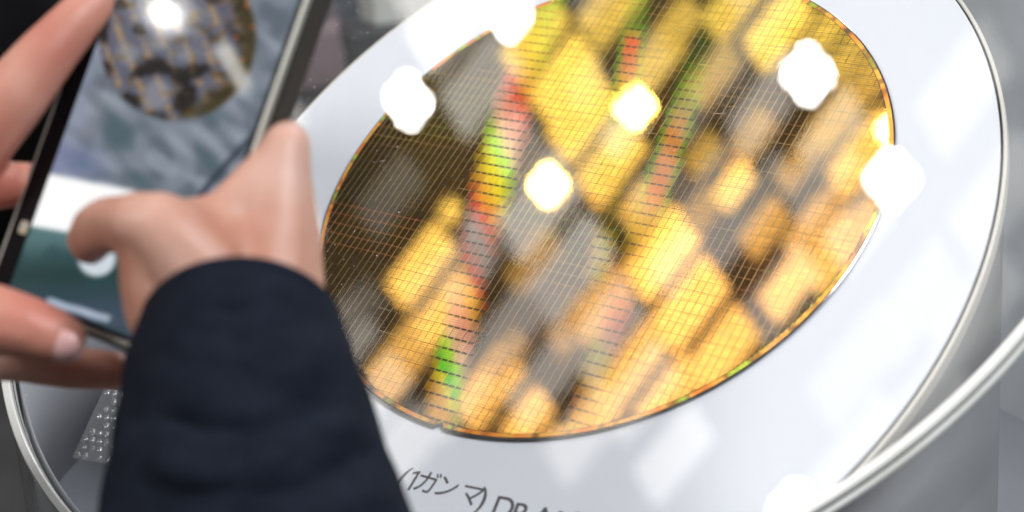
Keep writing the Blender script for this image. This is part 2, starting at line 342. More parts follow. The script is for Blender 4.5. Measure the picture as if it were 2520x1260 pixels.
def wafer_material(name, kind):
    m, nt, b = mat(name); L = nt.links.new
    tc = nd(nt, 'ShaderNodeTexCoord', object=wafer); sp = nd(nt, 'ShaderNodeSeparateXYZ'); L(tc.outputs['Object'], sp.inputs[0])
    def mt(op, a, b_=None, c_=None, clamp=False):
        n_ = nd(nt, 'ShaderNodeMath', operation=op); n_.use_clamp = clamp
        for i, x in enumerate((a, b_, c_)):
            if x is None: continue
            if isinstance(x, (int, float)): n_.inputs[i].default_value = x
            else: L(x, n_.inputs[i])
        return n_.outputs[0]
    u = mt('MULTIPLY', sp.outputs[0], 1000); v = mt('MULTIPLY', sp.outputs[1], 1000)
    row = mt('FLOOR', mt('DIVIDE', v, PV)); vq = mt('MULTIPLY', mt('ADD', row, .5), PV)
    col = mt('FLOOR', mt('DIVIDE', u, PU)); uq = mt('MULTIPLY', mt('ADD', col, .5), PU)
    def ramp(x, stops, interp='LINEAR'):
        r = nd(nt, 'ShaderNodeValToRGB'); r.color_ramp.interpolation = interp; e = r.color_ramp.elements
        while len(e) < len(stops): e.new(.5)
        for i, (p_, c_) in enumerate(stops): e[i].position = p_; e[i].color = (*c_, 1) if len(c_) == 3 else c_
        L(x, r.inputs[0]); return r
    tw = nd(nt, 'ShaderNodeTexWhiteNoise', noise_dimensions='2D')
    cb = nd(nt, 'ShaderNodeCombineXYZ'); L(uq, cb.inputs[0]); L(vq, cb.inputs[1]); L(cb.outputs[0], tw.inputs['Vector'])
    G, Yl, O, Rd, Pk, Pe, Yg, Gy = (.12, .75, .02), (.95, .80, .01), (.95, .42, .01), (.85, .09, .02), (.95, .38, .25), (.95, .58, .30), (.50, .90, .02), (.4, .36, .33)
    bands = [  # rainbow diffraction of the lamps, painted as fixed colour bands
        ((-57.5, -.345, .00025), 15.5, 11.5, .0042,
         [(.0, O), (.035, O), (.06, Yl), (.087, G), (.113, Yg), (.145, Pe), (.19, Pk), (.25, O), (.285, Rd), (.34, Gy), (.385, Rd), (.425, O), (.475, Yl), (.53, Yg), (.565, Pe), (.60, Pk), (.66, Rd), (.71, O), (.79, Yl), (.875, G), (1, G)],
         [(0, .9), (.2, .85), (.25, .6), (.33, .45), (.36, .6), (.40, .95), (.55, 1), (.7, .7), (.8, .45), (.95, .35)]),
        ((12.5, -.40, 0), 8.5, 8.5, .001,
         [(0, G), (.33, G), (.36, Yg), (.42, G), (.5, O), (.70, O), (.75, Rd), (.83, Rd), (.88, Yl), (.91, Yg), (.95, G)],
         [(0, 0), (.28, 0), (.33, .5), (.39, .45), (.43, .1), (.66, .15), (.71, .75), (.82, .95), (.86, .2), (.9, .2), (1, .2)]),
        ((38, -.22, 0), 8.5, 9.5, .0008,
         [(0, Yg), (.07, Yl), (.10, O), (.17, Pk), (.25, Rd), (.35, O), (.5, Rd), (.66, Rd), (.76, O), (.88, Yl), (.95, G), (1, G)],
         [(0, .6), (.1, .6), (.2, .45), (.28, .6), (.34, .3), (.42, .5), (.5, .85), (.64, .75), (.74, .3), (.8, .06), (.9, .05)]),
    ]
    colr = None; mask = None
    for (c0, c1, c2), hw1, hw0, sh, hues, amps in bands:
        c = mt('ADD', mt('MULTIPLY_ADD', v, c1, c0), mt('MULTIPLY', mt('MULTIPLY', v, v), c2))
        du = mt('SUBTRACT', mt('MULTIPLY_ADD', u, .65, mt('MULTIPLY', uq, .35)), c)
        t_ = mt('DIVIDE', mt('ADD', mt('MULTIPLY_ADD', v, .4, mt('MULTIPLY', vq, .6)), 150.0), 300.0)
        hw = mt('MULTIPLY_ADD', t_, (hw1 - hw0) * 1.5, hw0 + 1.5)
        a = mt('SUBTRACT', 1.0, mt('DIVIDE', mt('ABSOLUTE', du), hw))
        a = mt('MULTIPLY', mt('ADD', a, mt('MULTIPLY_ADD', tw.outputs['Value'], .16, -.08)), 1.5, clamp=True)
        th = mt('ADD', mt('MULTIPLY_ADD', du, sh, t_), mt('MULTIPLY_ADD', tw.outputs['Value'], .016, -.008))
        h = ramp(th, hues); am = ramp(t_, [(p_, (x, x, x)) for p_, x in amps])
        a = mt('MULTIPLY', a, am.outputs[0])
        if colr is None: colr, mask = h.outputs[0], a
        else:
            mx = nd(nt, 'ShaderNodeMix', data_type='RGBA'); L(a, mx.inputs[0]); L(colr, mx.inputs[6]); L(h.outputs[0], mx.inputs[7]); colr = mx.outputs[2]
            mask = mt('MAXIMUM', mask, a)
    # fine circuit rows inside a die
    fv = mt('FRACT', mt('DIVIDE', v, PV / 5.0)); ln = mt('LESS_THAN', fv, .22)
    st = nd(nt, 'ShaderNodeTexNoise'); mp = nd(nt, 'ShaderNodeMapping'); mp.inputs['Scale'].default_value = (60, 900, 1)
    L(tc.outputs['Object'], mp.inputs[0]); L(mp.outputs[0], st.inputs['Vector']); st.inputs['Scale'].default_value = 1; st.inputs['Detail'].default_value = 2
    bl_ = nd(nt, 'ShaderNodeTexNoise'); L(tc.outputs['Object'], bl_.inputs['Vector']); bl_.inputs['Scale'].default_value = 14; bl_.inputs['Detail'].default_value = 2
    if kind == 'die':
        gf = mt('ADD', mt('MULTIPLY_ADD', mt('ADD', mt('MULTIPLY', u, .6), mt('MULTIPLY', v, -.8)), 1 / 320.0, .5), mt('MULTIPLY_ADD', bl_.outputs['Fac'], .5, -.25))
        base = ramp(gf, [(.30, GOLD_A), (.75, GOLD_B)])
        k_ = mt('SUBTRACT', 1.0, mt('MULTIPLY', ln, .50))
        k_ = mt('MULTIPLY', k_, mt('MULTIPLY_ADD', st.outputs['Fac'], 1.0, .52))
        k_ = mt('MULTIPLY', k_, mt('MULTIPLY_ADD', tw.outputs['Value'], .12, .94))
        mul = nd(nt, 'ShaderNodeVectorMath', operation='SCALE'); L(base.outputs[0], mul.inputs[0]); L(k_, mul.inputs['Scale'])
        L(mul.outputs[0], b.inputs['Base Color']); b.inputs['Metallic'].default_value = 1; b.inputs['Roughness'].default_value = .02
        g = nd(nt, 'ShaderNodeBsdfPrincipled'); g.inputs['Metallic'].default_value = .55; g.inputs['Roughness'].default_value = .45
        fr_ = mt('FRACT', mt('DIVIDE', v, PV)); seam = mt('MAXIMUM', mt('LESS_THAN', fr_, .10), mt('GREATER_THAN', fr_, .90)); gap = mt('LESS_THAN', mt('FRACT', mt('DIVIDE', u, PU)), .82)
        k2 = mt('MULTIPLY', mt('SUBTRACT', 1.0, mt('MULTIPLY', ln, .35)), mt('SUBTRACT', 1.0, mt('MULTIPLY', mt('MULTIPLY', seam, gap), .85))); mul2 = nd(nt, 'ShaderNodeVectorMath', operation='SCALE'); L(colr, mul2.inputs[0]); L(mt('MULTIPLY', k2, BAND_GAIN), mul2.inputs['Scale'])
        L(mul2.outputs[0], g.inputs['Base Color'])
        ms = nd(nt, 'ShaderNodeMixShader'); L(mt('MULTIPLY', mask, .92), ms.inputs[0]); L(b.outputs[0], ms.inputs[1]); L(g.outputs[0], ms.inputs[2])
        # thin scattering film over the mirror
        f2 = nd(nt, 'ShaderNodeBsdfDiffuse'); f2.inputs[0].default_value = (.40, .24, .03, 1)
        m2 = nd(nt, 'ShaderNodeMixShader'); m2.inputs[0].default_value = FILM; L(ms.outputs[0], m2.inputs[1]); L(f2.outputs[0], m2.inputs[2])
        L(m2.outputs[0], nt.nodes['Material Output'].inputs[0])
    elif kind == 'field':           # between the rows: dark, with red dashes painted for diffracted light
        n1 = nd(nt, 'ShaderNodeTexWhiteNoise', noise_dimensions='1D'); L(mt('MULTIPLY', row, 1.37), n1.inputs['W'])
        fu = mt('FRACT', mt('DIVIDE', u, PU / 3.0)); dash = mt('LESS_THAN', fu, .55)
        zone = nd(nt, 'ShaderNodeTexNoise'); zm = nd(nt, 'ShaderNodeMapping'); zm.inputs['Scale'].default_value = (9, 16, 1)
        L(tc.outputs['Object'], zm.inputs[0]); L(zm.outputs[0], zone.inputs['Vector']); zone.inputs['Scale'].default_value = 1; zone.inputs['Detail'].default_value = 1
        z_ = mt('MULTIPLY', mt('SUBTRACT', zone.outputs['Fac'], .50), 14, clamp=True)
        d = mt('MULTIPLY', mt('MULTIPLY', dash, z_), mt('GREATER_THAN', n1.outputs[0], .35))
        # dashes are strong at the left of the wafer
        lm = mt('MULTIPLY', mt('MULTIPLY', mt('LESS_THAN', u, -66), mt('GREATER_THAN', v, -70)), mt('MULTIPLY', mt('LESS_THAN', v, -42), dash))
        d = mt('MAXIMUM', d, lm); d = mt('MULTIPLY', d, mt('SUBTRACT', 1.0, mt('GREATER_THAN', mask, .3)))
        hr = ramp(zone.outputs['Fac'], [(.42, (.95, .14, .03)), (.54, (.95, .30, .05)), (.60, (.85, .65, .08)), (.66, (.25, .55, .05))])
        mx = nd(nt, 'ShaderNodeMix', data_type='RGBA'); L(d, mx.inputs[0]); mx.inputs[6].default_value = (.02, .012, .003, 1); L(hr.outputs[0], mx.inputs[7])
        L(mx.outputs[2], b.inputs['Base Color']); b.inputs['Metallic'].default_value = .2; b.inputs['Roughness'].default_value = .35
    elif kind == 'scribe':
        c_ = ramp(bl_.outputs['Fac'], [(.3, (.42, .27, .09)), (.7, (.52, .38, .20))])
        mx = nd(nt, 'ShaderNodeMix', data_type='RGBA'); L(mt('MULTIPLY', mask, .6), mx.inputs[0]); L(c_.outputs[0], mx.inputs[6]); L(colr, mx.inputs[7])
        L(mx.outputs[2], b.inputs['Base Color']); b.inputs['Metallic'].default_value = .15; b.inputs['Roughness'].default_value = .4
    elif kind == 'edge':
        ang = mt('ARCTAN2', v, u); n1 = nd(nt, 'ShaderNodeTexNoise', noise_dimensions='1D'); L(mt('MULTIPLY', ang, 6.0), n1.inputs['W']); n1.inputs['Scale'].default_value = 1.0
        hr = ramp(n1.outputs['Fac'], [(.3, (.10, .06, .02)), (.42, (.8, .25, .03)), (.5, (.85, .42, .06)), (.56, (.25, .10, .02)), (.66, (.45, .65, .05)), (.75, (.7, .2, .03))])
        L(hr.outputs[0], b.inputs['Base Color']); b.inputs['Metallic'].default_value = .6; b.inputs['Roughness'].default_value = .3
    return m
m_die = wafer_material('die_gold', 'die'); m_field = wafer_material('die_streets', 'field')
m_scribe = wafer_material('scribe_gold', 'scribe'); m_edge = wafer_material('edge_bead', 'edge')
m_bevel = simple('polished_silicon', (.62, .60, .56), .12, metal=1)
m_back = simple('silicon_back', (.03, .03, .035), .4, metal=.3)

RW = 150.0
def wloop(r_, n_=360):
    """circle with the alignment notch at the bottom"""
    out = []
    for i in range(n_):
        a = 2 * pi * i / n_ - pi / 2
        d = abs((a + pi / 2 + pi) % (2 * pi) - pi) * 150
        rr = r_ - max(0, 2.4 - d * 1.1) if d < 2.2 else r_
        out.append((rr * cos(a), rr * sin(a)))
    return out
def wpart(name, prof, matl, cap=False, capb=False, parent=wafer):
    vs, fs = [], []
    for r_, h in prof: vs += [(x / 1000, y / 1000, h / 1000) for x, y in wloop(r_)]
    n_ = 360
    for k in range(len(prof) - 1):
        fs += [(k * n_ + i, k * n_ + (i + 1) % n_, (k + 1) * n_ + (i + 1) % n_, (k + 1) * n_ + i) for i in range(n_)]
    if cap: fs.append(tuple(range((len(prof) - 1) * n_, len(prof) * n_)))
    if capb: fs.append(tuple(range(n_ - 1, -1, -1)))
    o = part(name, vs, fs, matl, parent); return o
wpart('wafer_disc', [(149.2, -.9), (150, -.75), (150, -.25)], m_back, capb=True)
wpart('bevelled_rim', [(150, -.25), (149.75, -.08), (149.2, 0)], m_bevel)
wpart('edge_bead', [(149.2, 0), (147.2, 0)], m_edge)
wpart('street_layer', [(147.2, 0), (147.1, .001)], m_field, cap=True)
# support ring that carries the wafer above the board
vs, fs = [], []
for r_, h in ((146.5, -2.0), (146.5, -.9), (120, -.9), (120, -2.0)): vs += [(r_ * cos(2 * pi * i / 96) / 1000, r_ * sin(2 * pi * i / 96) / 1000, h / 1000) for i in range(96)]
for k in range(3): fs += [(k * 96 + i, k * 96 + (i + 1) % 96, (k + 1) * 96 + (i + 1) % 96, (k + 1) * 96 + i) for i in range(96)]
part('support_ring', vs, fs, m_dark, wafer)

# dies: the largest in view are objects, the rest one sheet of the same plates
DW, DH, DZ = PU - .32, PV - .20, .03
cells = []; cut_cells = []
for i in range(-40, 40):
    for j in range(-27, 27):
        cu, cv = (i + .5) * PU, (j + .5) * PV
        if hypot(abs(cu) + PU / 2, abs(cv) + PV / 2) < 147.0: cells.append((i, j, cu, cv))
        elif hypot(abs(cu) - PU / 2, abs(cv) - PV / 2) < 146.6: cut_cells.append((cu, cv))
def visible(cu, cv):
    x, y = pix(wpt(cu, cv, 0)); return 0 < x < 2520 and 0 < y < 1260 and not (x < 960 and y > 560 and x < 780 + (y - 560) * .45)
cells.sort(key=lambda c: (not visible(c[2], c[3]), c[3] - .35 * c[2]))
def die_geo(vs, fs, cu, cv):
    x0, x1, y0, y1 = (cu - DW / 2) / 1000, (cu + DW / 2) / 1000, (cv - DH / 2) / 1000, (cv + DH / 2) / 1000; z = DZ / 1000; e = .00002
    b = len(vs)
    vs += [(x0, y0, 0), (x1, y0, 0), (x1, y1, 0), (x0, y1, 0), (x0 + e, y0 + e, z), (x1 - e, y0 + e, z), (x1 - e, y1 - e, z), (x0 + e, y1 - e, z)]
    fs += [tuple(b + q for q in f) for f in ((4, 5, 6, 7), (0, 1, 5, 4), (1, 2, 6, 5), (2, 3, 7, 6), (3, 0, 4, 7))]
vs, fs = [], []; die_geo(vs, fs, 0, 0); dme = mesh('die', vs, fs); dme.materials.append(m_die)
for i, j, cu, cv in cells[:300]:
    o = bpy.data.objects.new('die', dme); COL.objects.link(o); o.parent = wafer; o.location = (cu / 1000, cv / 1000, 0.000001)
vs, fs = [], []
for i, j, cu, cv in cells[300:]: die_geo(vs, fs, cu, cv)
for cu, cv in cut_cells:                                      # dies cut by the round edge, in narrow strips
    for k in range(6):
        xa, xb = cu - DW / 2 + DW * k / 6, cu - DW / 2 + DW * (k + 1) / 6
        xm = max(abs(xa), abs(xb))
        if xm >= 147: continue
        lim = sqrt(147.1 ** 2 - xm * xm); ya, yb = max(cv - DH / 2, -lim), min(cv + DH / 2, lim)
        if yb - ya < .1: continue
        b = len(vs); z = DZ / 1000
        vs += [(xa / 1000, ya / 1000, z), (xb / 1000, ya / 1000, z), (xb / 1000, yb / 1000, z), (xa / 1000, yb / 1000, z)]; fs.append((b, b + 1, b + 2, b + 3))
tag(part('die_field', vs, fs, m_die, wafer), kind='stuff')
# bright scribe lines between the columns, broken where the exposure fields shift
vs, fs = [], []
for i in range(-37, 38):
    u0 = i * PU
    for j in range(-25, 25):
        if hypot(u0, max(abs(j * PV), abs((j + 1) * PV))) > 147.3: continue
        if random.random() < .04: continue
        wd = random.choice((.16, .20, .24)); y0, y1 = j * PV + .10, (j + 1) * PV - .0
        box(vs, fs, (u0 - wd / 2) / 1000, (u0 + wd / 2) / 1000, y0 / 1000, y1 / 1000, 0.000003, (DZ + .01) / 1000)
# a few light lines along the rows
for _ in range(46):
    j = random.randint(-23, 23); i = random.randint(-32, 26); n_ = random.randint(2, 7)
    if hypot(max(abs(i * PU), abs((i + n_) * PU)), j * PV) > 146: continue
    box(vs, fs, i * PU / 1000, (i + n_) * PU / 1000, (j * PV - .09) / 1000, (j * PV + .09) / 1000, 0.000003, (DZ + .012) / 1000)
tag(part('scribe_lines', vs, fs, m_scribe, wafer), kind='stuff')

# ------------------------------------------------------------------ clear acrylic case
case = empty('acrylic_case', Matrix.Translation((0, 0, 0)))
tag(case, 'clear acrylic tube with a clear lid enclosing the wafer display', 'display case')
CA, CK = (.05167, -.00707), (-.0001036, -.000111)
def cover_h(u, v):
    y = -v
    return 22 - (CA[0] * u + CK[0] * u * u / 2 + CA[1] * y + CK[1] * y * y / 2)
RC, RA, RB, RANG = (-33.5, 14.07), 292.5, 272.2, atan2(.8482, .5296)
rl = lambda o_: ell(RC, RA, RB, RANG, 200, o_)
m_lid = sheet_glass('lid_acrylic', COVER_F, haze=COVER_HAZE, scratch=True)
m_lidb = sheet_glass('lid_underside', 0.0, haze=.0)
m_tube = sheet_glass('tube_acrylic', 1.0, tint=(.97, .975, .98), haze=.025, rough=.03, scratch=True)
m_rim = simple('rim_acrylic', (.88, .88, .86), .2, col2=(.80, .80, .75), scale=30)
NR, NRING = 200, 26
vs, fs = [], []
base = rl(-2.2)
for k in range(NRING + 1):
    s = k / NRING
    for (u, v) in (base if k else [base[0]]):
        uu, vv = RC[0] + (u - RC[0]) * s, RC[1] + (v - RC[1]) * s
        vs.append(wpt(uu, vv, cover_h(uu, vv)))
        if k == 0: break
def idx(k, i): return 0 if k == 0 else 1 + (k - 1) * NR + i % NR
for k in range(NRING):
    for i in range(NR):
        if k == 0: fs.append((0, idx(1, i), idx(1, i + 1)))
        else: fs.append((idx(k, i), idx(k + 1, i), idx(k + 1, i + 1), idx(k, i + 1)))
part('lid', vs, fs, m_lid, case, True)
part('lid_underside', [v - N * .003 for v in vs], [tuple(reversed(f)) for f in fs], m_lidb, case, True)
ring('lid_rim', rl, -2.2, 2.2, -2.4, .6, m_rim, case, hf=lambda u, v: cover_h(u, v), ch=.7)
ring('gasket', rl, -1.8, 1.6, -4.4, -2.4, m_dark, case, hf=lambda u, v: cover_h(u, v), ch=.1)
ring('tube_rim', rl, -1.6, 3.4, -6.8, -4.4, m_rim, case, hf=lambda u, v: cover_h(u, v), ch=.5)
for nm, off in (('tube_wall', 3.4), ('tube_inner_wall', -1.5)):
    tp = [wpt(u, v, cover_h(u, v) - 6.9) for u, v in rl(off)]
    bt = [Vector((p.x, p.y, .012)) for p in tp]; n_ = len(tp)
    part(nm, tp + bt, [(i, n_ + i, n_ + (i + 1) % n_, (i + 1) % n_) for i in range(n_)], m_tube, case, True)
# deck inside the tube, under the overhanging board
m_deck = simple('deck_grey', (.17, .18, .20), .5, col2=(.21, .22, .24), scale=4)
lp = [wpt(u, v, cover_h(u, v)) for u, v in rl(-3.2)]
DKZ = DECK_Z
vs = [Vector((p.x, p.y, DKZ)) for p in lp] + [Vector((p.x, p.y, DKZ - .02)) for p in lp]; n_ = len(lp)
part('deck', vs, [tuple(range(n_)), tuple(range(2 * n_ - 1, n_ - 1, -1))] + [(i, n_ + i, n_ + (i + 1) % n_, (i + 1) % n_) for i in range(n_)], m_deck, stand)
# added grey sheet inside the tube at left, standing for the lid's reflected haze
m_haze = simple('haze_grey', (.40, .415, .45), .35, col2=(.46, .47, .51), scale=7)
lp = [(u, v) for u, v in ell(RC, RA, RB, RANG, 400, -3.4)]
sel = [i for i, (u, v) in enumerate(lp) if pix(wpt(u, v, cover_h(u, v)))[0] < 560]
st_ = next(i for i in sel if (i - 1) % 400 not in sel); sel = [(st_ + k) % 400 for k in range(len(sel))]
vs = []
for off in (0, 1):
    for i in sel:
        u, v = ell(RC, RA, RB, RANG, 400, -3.4 - 1.5 * off)[i]; p = wpt(u, v, cover_h(u, v) - 7); vs += [p, Vector((p.x, p.y, DKZ + .001))]
k_ = len(sel); fs = []
for off in (0, 1):
    for i in range(k_ - 1): a = off * 2 * k_ + 2 * i; fs.append((a, a + 1, a + 3, a + 2) if off else (a, a + 2, a + 3, a + 1))
for i in range(k_ - 1):
    a, b = 2 * i, 2 * k_ + 2 * i; fs += [(a, b, b + 2, a + 2), (a + 1, a + 3, b + 3, b + 1)]
part('haze_sheet', vs, fs, m_haze, stand, True)
# clear domed sheet added on the lid to make a sparkling highlight
def lid_pt(px, py, lift):
    d = (at(px, py, 820) - CAM).normalized(); h = .022
    for _ in range(12):
        s = ((ORG + N * h - CAM).dot(N)) / d.dot(N); q = CAM + d * s - ORG; h = cover_h(q.dot(U) * 1000, q.dot(V) * 1000) / 1000
    return ORG + q + N * lift / 1000
m_film = sheet_glass('clear_film', 1.0, haze=.16, hazecol=(.9, .92, .95), rough=.2, base=.10)
m_dome = sheet_glass('clear_dome', 1.5, haze=.16, hazecol=(.95, .96, .98), rough=.10, base=.22)
standin = empty('sparkle_sheet', Matrix.Translation((0, 0, 0)))
tag(standin, 'added clear domed sheet making a sparkle, lying on the lid beside the left rim', 'bubble wrap')
def sparkle_pt(a, b, z): return lid_pt(178 + 80 * b + 150 * a, 1128 - 172 * b + 26 * a, z)
vs = [sparkle_pt(i / 12, j / 16, .35 + .25 * noise.noise(Vector((i / 3, j / 3, 4)))) for j in range(17) for i in range(13)]
fs = [(j * 13 + i, j * 13 + i + 1, (j + 1) * 13 + i + 1, (j + 1) * 13 + i) for j in range(16) for i in range(12)]
part('sparkle_film', vs, fs, m_film, standin, True)
vs = [Vector((0, 0, 1))]; fs = []
for k in range(1, 5):
    for i in range(14): an_ = k / 4 * pi / 2; vs.append(Vector((sin(an_) * cos(2 * pi * i / 14), sin(an_) * sin(2 * pi * i / 14), cos(an_))))
fs = [(0, 1 + i, 1 + (i + 1) % 14) for i in range(14)] + [(1 + k * 14 + i, 15 + k * 14 + i, 15 + k * 14 + (i + 1) % 14, 1 + k * 14 + (i + 1) % 14) for k in range(3) for i in range(14)]
bme = mesh('sparkle', vs, fs); bme.materials.append(m_dome)
for p in bme.polygons: p.use_smooth = True
for j in range(9):
    for i in range(8):
        a, b = (i + .5 + .5 * (j % 2)) / 8.5, (j + .5) / 9
        if random.random() < .12: continue
        q = sparkle_pt(a, b, .3); s_ = random.uniform(.0013, .0019)
        o = bpy.data.objects.new('sparkle', bme); COL.objects.link(o); o.parent = standin
        o.matrix_world = Matrix.Translation(q) @ wafer_frame(0).to_3x3().to_4x4() @ Matrix.Rotation(random.uniform(-.25, .25), 4, 'X') @ Matrix.Rotation(random.uniform(-.25, .25), 4, 'Y') @ Matrix.Diagonal((s_, s_, s_ * random.uniform(.4, .75), 1))
# dust and short scratches lying on the lid
m_dust = simple('dust', (.85, .83, .78), .8)
vs, fs = [], []
def fleck(u, v, a, l, w_):
    c = wpt(u, v, cover_h(u, v) + .05); d = (U * cos(a) + V * sin(a)) / 1000; e = (V * cos(a) - U * sin(a)) / 1000
    b = len(vs); up_ = N * .00012
    vs.extend([c - d * l - e * w_, c + d * l - e * w_, c + d * l + e * w_, c - d * l + e * w_, c + up_])
    fs.extend([(b, b + 1, b + 4), (b + 1, b + 2, b + 4), (b + 2, b + 3, b + 4), (b + 3, b, b + 4)])
for _ in range(420):
    a = random.uniform(0, 2 * pi); r_ = sqrt(random.random()) * .93
    x, y = RA * r_ * cos(a), RB * r_ * sin(a)
    u, v = RC[0] + x * cos(RANG) - y * sin(RANG), RC[1] + x * sin(RANG) + y * cos(RANG)
    s = random.uniform(.05, .16); fleck(u, v, random.uniform(0, pi), s * random.uniform(1, 2.2), s)
for (px, py, n_, sp_) in ((790, 120, 26, 60), (745, 250, 22, 22), (900, 60, 10, 40), (960, 430, 14, 60), (845, 650, 10, 25), (120, 950, 14, 60)):
    for _ in range(n_):
        q = at(px + random.gauss(0, sp_), py + random.gauss(0, sp_), 820)
        d = (q - CAM).normalized(); s = ((ORG + N * .022 - CAM).dot(N)) / d.dot(N); h = CAM + d * s - ORG
        sz = random.uniform(.09, .26); fleck(h.dot(U) * 1000, h.dot(V) * 1000, random.uniform(0, pi), sz * random.uniform(1, 2), sz)
for (u, v, a, l) in ((-128, 4, -.25, 5), (-72, 4, -.3, 3.4), (-100, -30, .4, 1.6), (60, 40, .2, 3), (-150, 60, .5, 3)): fleck(u, v, a, l, .07)
tag(part('dust', vs, fs, m_dust, case), kind='stuff')

# ------------------------------------------------------------------ smooth bodies grown from chains of balls
_ico = bmesh.new(); bmesh.ops.create_icosphere(_ico, subdivisions=2, radius=1)
ICO_V = [v.co.copy() for v in _ico.verts]; ICO_F = [tuple(v.index for v in f.verts) for f in _ico.faces]; _ico.free()
def grow(name, chains, matl, parent, voxel, smooth=6):
    """one continuous surface round chains of (point, radius)"""
    vs, fs = [], []
    for ch in chains:
        for (p, r), (q, s) in zip(ch, ch[1:]):
            d = (q - p).length; n_ = max(2, int(d / (min(r, s) * .22)))
            n_ = min(n_, 40)
            for k in range(n_ + 1):
                t_ = k / n_; c = p.lerp(q, t_); rr = r + (s - r) * t_; b = len(vs)
                vs += [c + v * rr for v in ICO_V]; fs += [tuple(b + i for i in f) for f in ICO_F]
    me = mesh(name, vs, fs); o = link(name, me, matl)
    m = o.modifiers.new('r', 'REMESH'); m.mode = 'VOXEL'; m.voxel_size = voxel; m.use_smooth_shade = True
    m = o.modifiers.new('s', 'SMOOTH'); m.factor = .5; m.iterations = smooth
    bpy.context.view_layer.update()
    me2 = bpy.data.meshes.new_from_object(o.evaluated_get(bpy.context.evaluated_depsgraph_get()))
    o.modifiers.clear(); o.data = me2; bpy.data.meshes.remove(me); me2.name = name
    for p in me2.polygons: p.use_smooth = True
    if not me2.materials: me2.materials.append(matl)
    if parent: o.parent = parent
    return o
def R_(px, depth): return px * depth / F / 1000
def C_(*pts):
    """chain from (px, py, depth, radius in photo pixels)"""
    return [(at(x, y, d), R_(r, d)) for x, y, d, r in pts]

def skin_mat(name, a, b_, c):
    m, nt, p = mat(name); L = nt.links.new
    tc = nd(nt, 'ShaderNodeTexCoord'); n1 = nd(nt, 'ShaderNodeTexNoise'); n1.inputs['Scale'].default_value = 17; n1.inputs['Detail'].default_value = 3
    r = nd(nt, 'ShaderNodeValToRGB'); e = r.color_ramp.elements; e[0].position = .34; e[0].color = (*a, 1); e[1].position = .66; e[1].color = (*c, 1); k = e.new(.5); k.color = (*b_, 1)
    L(tc.outputs['Object'], n1.inputs['Vector']); L(n1.outputs['Fac'], r.inputs[0]); L(r.outputs[0], p.inputs['Base Color'])
    p.inputs['Roughness'].default_value = .5; p.inputs['Subsurface Weight'].default_value = .12
    p.inputs['Subsurface Radius'].default_value = (.007, .0025, .0012); p.inputs['Subsurface Scale'].default_value = 1
    n2 = nd(nt, 'ShaderNodeTexNoise'); n2.inputs['Scale'].default_value = 500; bp = nd(nt, 'ShaderNodeBump'); bp.inputs['Strength'].default_value = .25; bp.inputs['Distance'].default_value = .0006
    L(tc.outputs['Object'], n2.inputs['Vector']); L(n2.outputs['Fac'], bp.inputs['Height']); L(bp.outputs[0], p.inputs['Normal'])
    return m
m_skin = skin_mat('skin_pale', (.48, .22, .15), (.61, .34, .26), (.70, .45, .37))
m_skinr = skin_mat('skin_rosy', (.50, .17, .125), (.59, .26, .19), (.66, .38, .30))
m_nail = simple('nail', (.72, .42, .40), .25)

# ------------------------------------------------------------------ the smartphone
E0 = at(367, 324, PHONE_D)                                   # centre of the visible glass
vd = (E0 - CAM).normalized()
def im_dir(dx, dy, P_):
    x, y = pix(P_); k = 50 / hypot(dx, dy); d = (M.transposed() @ ((P_ - ORG) * 1000) + T).z
    v = (at(x + dx * k, y + dy * k, d) - P_); return v.normalized()
sx_, sy_ = im_dir(.955, .297, E0), im_dir(.42, -.908, E0)
PX = (sx_ * cos(radians(PH_A)) - vd * sin(radians(PH_A))).normalized()     # right edge nearer the lens
PY = (sy_ * cos(radians(PH_B)) - vd * sin(radians(PH_B))); PY = (PY - PX * PY.dot(PX)).normalized()
PZ = PX.cross(PY).normalized()
pm = Matrix((PX, PY, PZ)).transposed().to_4x4(); pm.translation = E0
phone = empty('smartphone', pm); tag(phone, 'black smartphone in a dark case showing its camera view of the wafer', 'smartphone')
PW, PT_, PB_ = PH_W / 2, .110, -PH_BOT
def rrect(x0, x1, y0, y1, r, n_=7):
    o_ = []
    for cx, cy, a0 in ((x1 - r, y1 - r, 0), (x0 + r, y1 - r, 90), (x0 + r, y0 + r, 180), (x1 - r, y0 + r, 270)):
        for i in range(n_ + 1): a = radians(a0 + 90 * i / n_); o_.append((cx + r * cos(a), cy + r * sin(a)))
    return o_
def slab(name, rect, r, z0, z1, matl, parent, ch=.0006):
    x0, x1, y0, y1 = rect; vs, fs = [], []
    prof = [(0, z0 + ch), (0, z1 - ch), (ch, z1), (ch, z0)]
    lo = []
    for ins, z in ((ch, z0), (0, z0 + ch), (0, z1 - ch), (ch, z1)):
        lp_ = rrect(x0 + ins, x1 - ins, y0 + ins, y1 - ins, r - ins); vs += [(x, y, z) for x, y in lp_]; n_ = len(lp_)
    for k in range(3): fs += [(k * n_ + i, k * n_ + (i + 1) % n_, (k + 1) * n_ + (i + 1) % n_, (k + 1) * n_ + i) for i in range(n_)]
    fs += [tuple(range(n_ - 1, -1, -1)), tuple(range(3 * n_, 4 * n_))]
    return part(name, vs, fs, matl, parent)
m_phc = simple('phone_case', (.022, .018, .013), .5, spec=.4)
m_phf = simple('phone_frame', (.38, .38, .34), .3, metal=.3)
m_bez = simple('phone_bezel', (.004, .004, .005), .2, spec=.25)
slab('protective_case', (-PW, PW, PB_, PT_), .011, -.0125, -.0012, m_phc, phone, .0014)
slab('metal_frame', (-PW + .0016, PW - .0016, PB_ + .0016, PT_ - .0016), .010, -.006, .0002, m_phf, phone, .0007)
slab('bezel', (-PW + .0034, PW - .0034, PB_ + .0034, PT_ - .0034), .0085, -.002, .0006, m_bez, phone, .0003)
